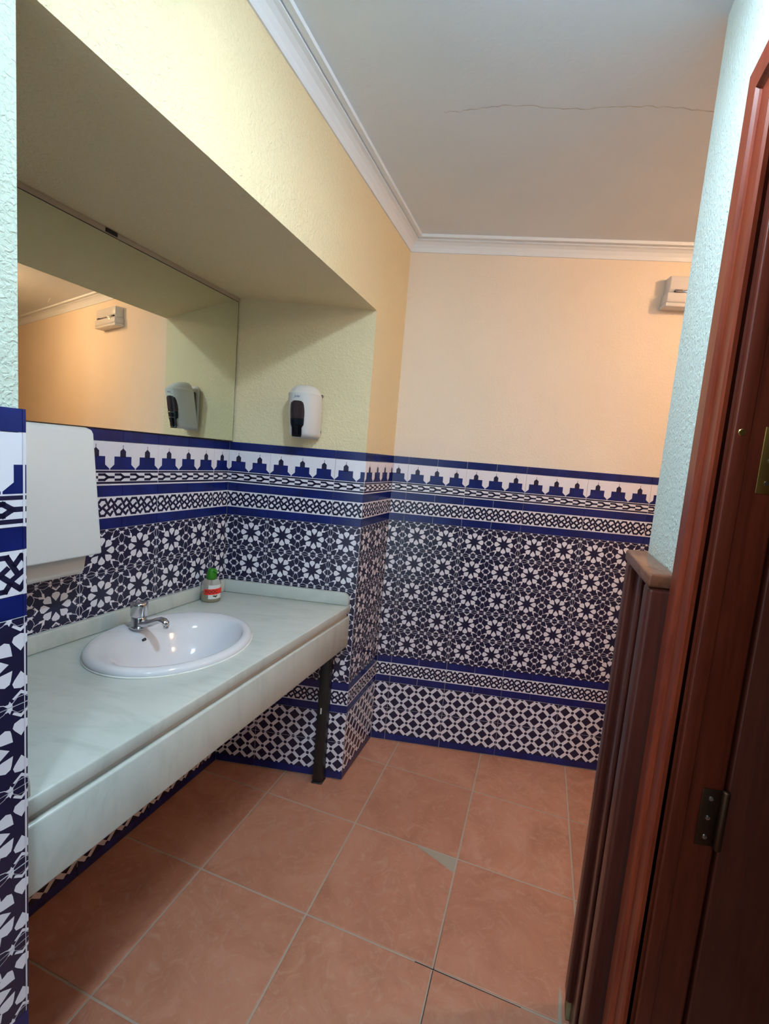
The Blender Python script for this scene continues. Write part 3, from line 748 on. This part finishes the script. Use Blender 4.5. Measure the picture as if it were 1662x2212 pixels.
arch('architrave', (XA, YJ2, DZ), (XA, YJ2, 0.0005), (0, -1, 1), (0, -1, 0))
dbox('jamb', XR-0.010, XR2+0.0, YJ, YJ+0.0295, 0.0005, DZ+0.0295, M['wood_jamb_shade'], 0.004)
dbox('jamb', XR-0.010, XR2+0.0, YJ2-0.0295, YJ2, 0.0005, DZ+0.0295, M['wood_jamb_shade'], 0.004)
dbox('head_jamb', XR-0.010, XR2+0.0, YJ2+0.0005, YJ-0.0005, DZ, DZ+0.0295, M['wood'], 0.004)
dbox('door_stop', XR+0.004, XR+0.030, YJ-0.013, YJ-0.0003, 0.0005, DZ-0.0005, M['wood_jamb_shade'], 0.003)
leaf = dbox('door_leaf', XR2+0.004, XR2+0.80, YJ-0.004, YJ+0.036, 0.008, DZ-0.006, M['wood_leaf'], 0.004)
for zt, mt in ((1.490, 'brass'), (0.905, 'steel')):
    bm = bmesh.new(); skew_box(bm, XR+0.052, XR2-0.001, YJ-0.0022, YJ-0.0002, zt-0.05, zt+0.05)
    bmesh.ops.translate(bm, verts=bm.verts, vec=-di); hg = obj('hinge', bm, M[mt], door, bevel=0.0008)
    bm = bmesh.new(); c = W(XR2+0.001, YJ-0.006) - di; lathe(bm, [(0.005, zt-0.052), (0.006, zt-0.05), (0.006, zt+0.05), (0.005, zt+0.052)], 16, (c.x, c.y, 0)); obj('knuckle', bm, M[mt], hg, smooth=True)
    for k in (-0.034, 0.0, 0.034):
        bm = bmesh.new(); lathe(bm, [(0.0042, 0), (0.0036, 0.0012), (0.001, 0.0016)], 14)
        bmesh.ops.rotate(bm, verts=bm.verts, matrix=Matrix.Rotation(math.pi/2, 3, 'X'))
        p = W(XR+0.066, YJ-0.0022, zt+k) - di; bmesh.ops.translate(bm, verts=bm.verts, vec=p); obj('screw', bm, M['chrome'], hg)
bm = bmesh.new(); lathe(bm, [(0.0055, 0), (0.0045, 0.0012)], 14)
bmesh.ops.rotate(bm, verts=bm.verts, matrix=Matrix.Rotation(math.pi/2, 3, 'X')); bmesh.ops.translate(bm, verts=bm.verts, vec=W(XR+0.016, YJ-0.0130, 1.528)-di)
obj('plug', bm, M['brass'], door)

# ------------------------------------------------------------------ lamps
def ceiling_lamp(p, label, glow, k, drop):
    cl = thing('ceiling_lamp', Vector((p.x, p.y, CEIL)), label, 'lamp')
    bm = bmesh.new(); lathe(bm, [(0.098*k, 0.0), (0.106*k, -0.004), (0.106*k, -drop+0.004), (0.100*k, -drop), (0.03*k, -drop-0.0005)], 36); obj('base', bm, M['plastic'], cl, smooth=True)
    bm = bmesh.new(); lathe(bm, [(r*k, -drop-z) for r, z in ((0.092, 0.001), (0.100, 0.003), (0.098, 0.006), (0.080, 0.010), (0.050, 0.012), (0.015, 0.0125))], 36); obj('diffuser', bm, glow, cl, smooth=True)
ceiling_lamp(W(0.64, -1.55), 'round flat cool white ceiling lamp above the washbasin aisle', M['cool_glow'], 0.55, 0.050)
ceiling_lamp(W(0.84, -2.95), 'round flat fill lamp added on the ceiling behind the camera', M['fill_glow'], 1.0, 0.040)  # added unseen fill lamp, lifts the far wall and the floor
wl = thing('ceiling_spotlight', Vector((1.70, -0.82, CEIL)), 'warm ceiling spotlight in the passage by the emergency light', 'lamp')
bm = bmesh.new(); lathe(bm, [(0.040, 0.0), (0.042, -0.004), (0.036, -0.016), (0.02, -0.02)], 28); obj('base', bm, M['plastic'], wl, smooth=True)
bm = bmesh.new(); lathe(bm, [(0.010, -0.021), (0.026, -0.030), (0.034, -0.050), (0.030, -0.072), (0.012, -0.084)], 24); obj('bulb', bm, M['warm_glow'], wl, smooth=True)
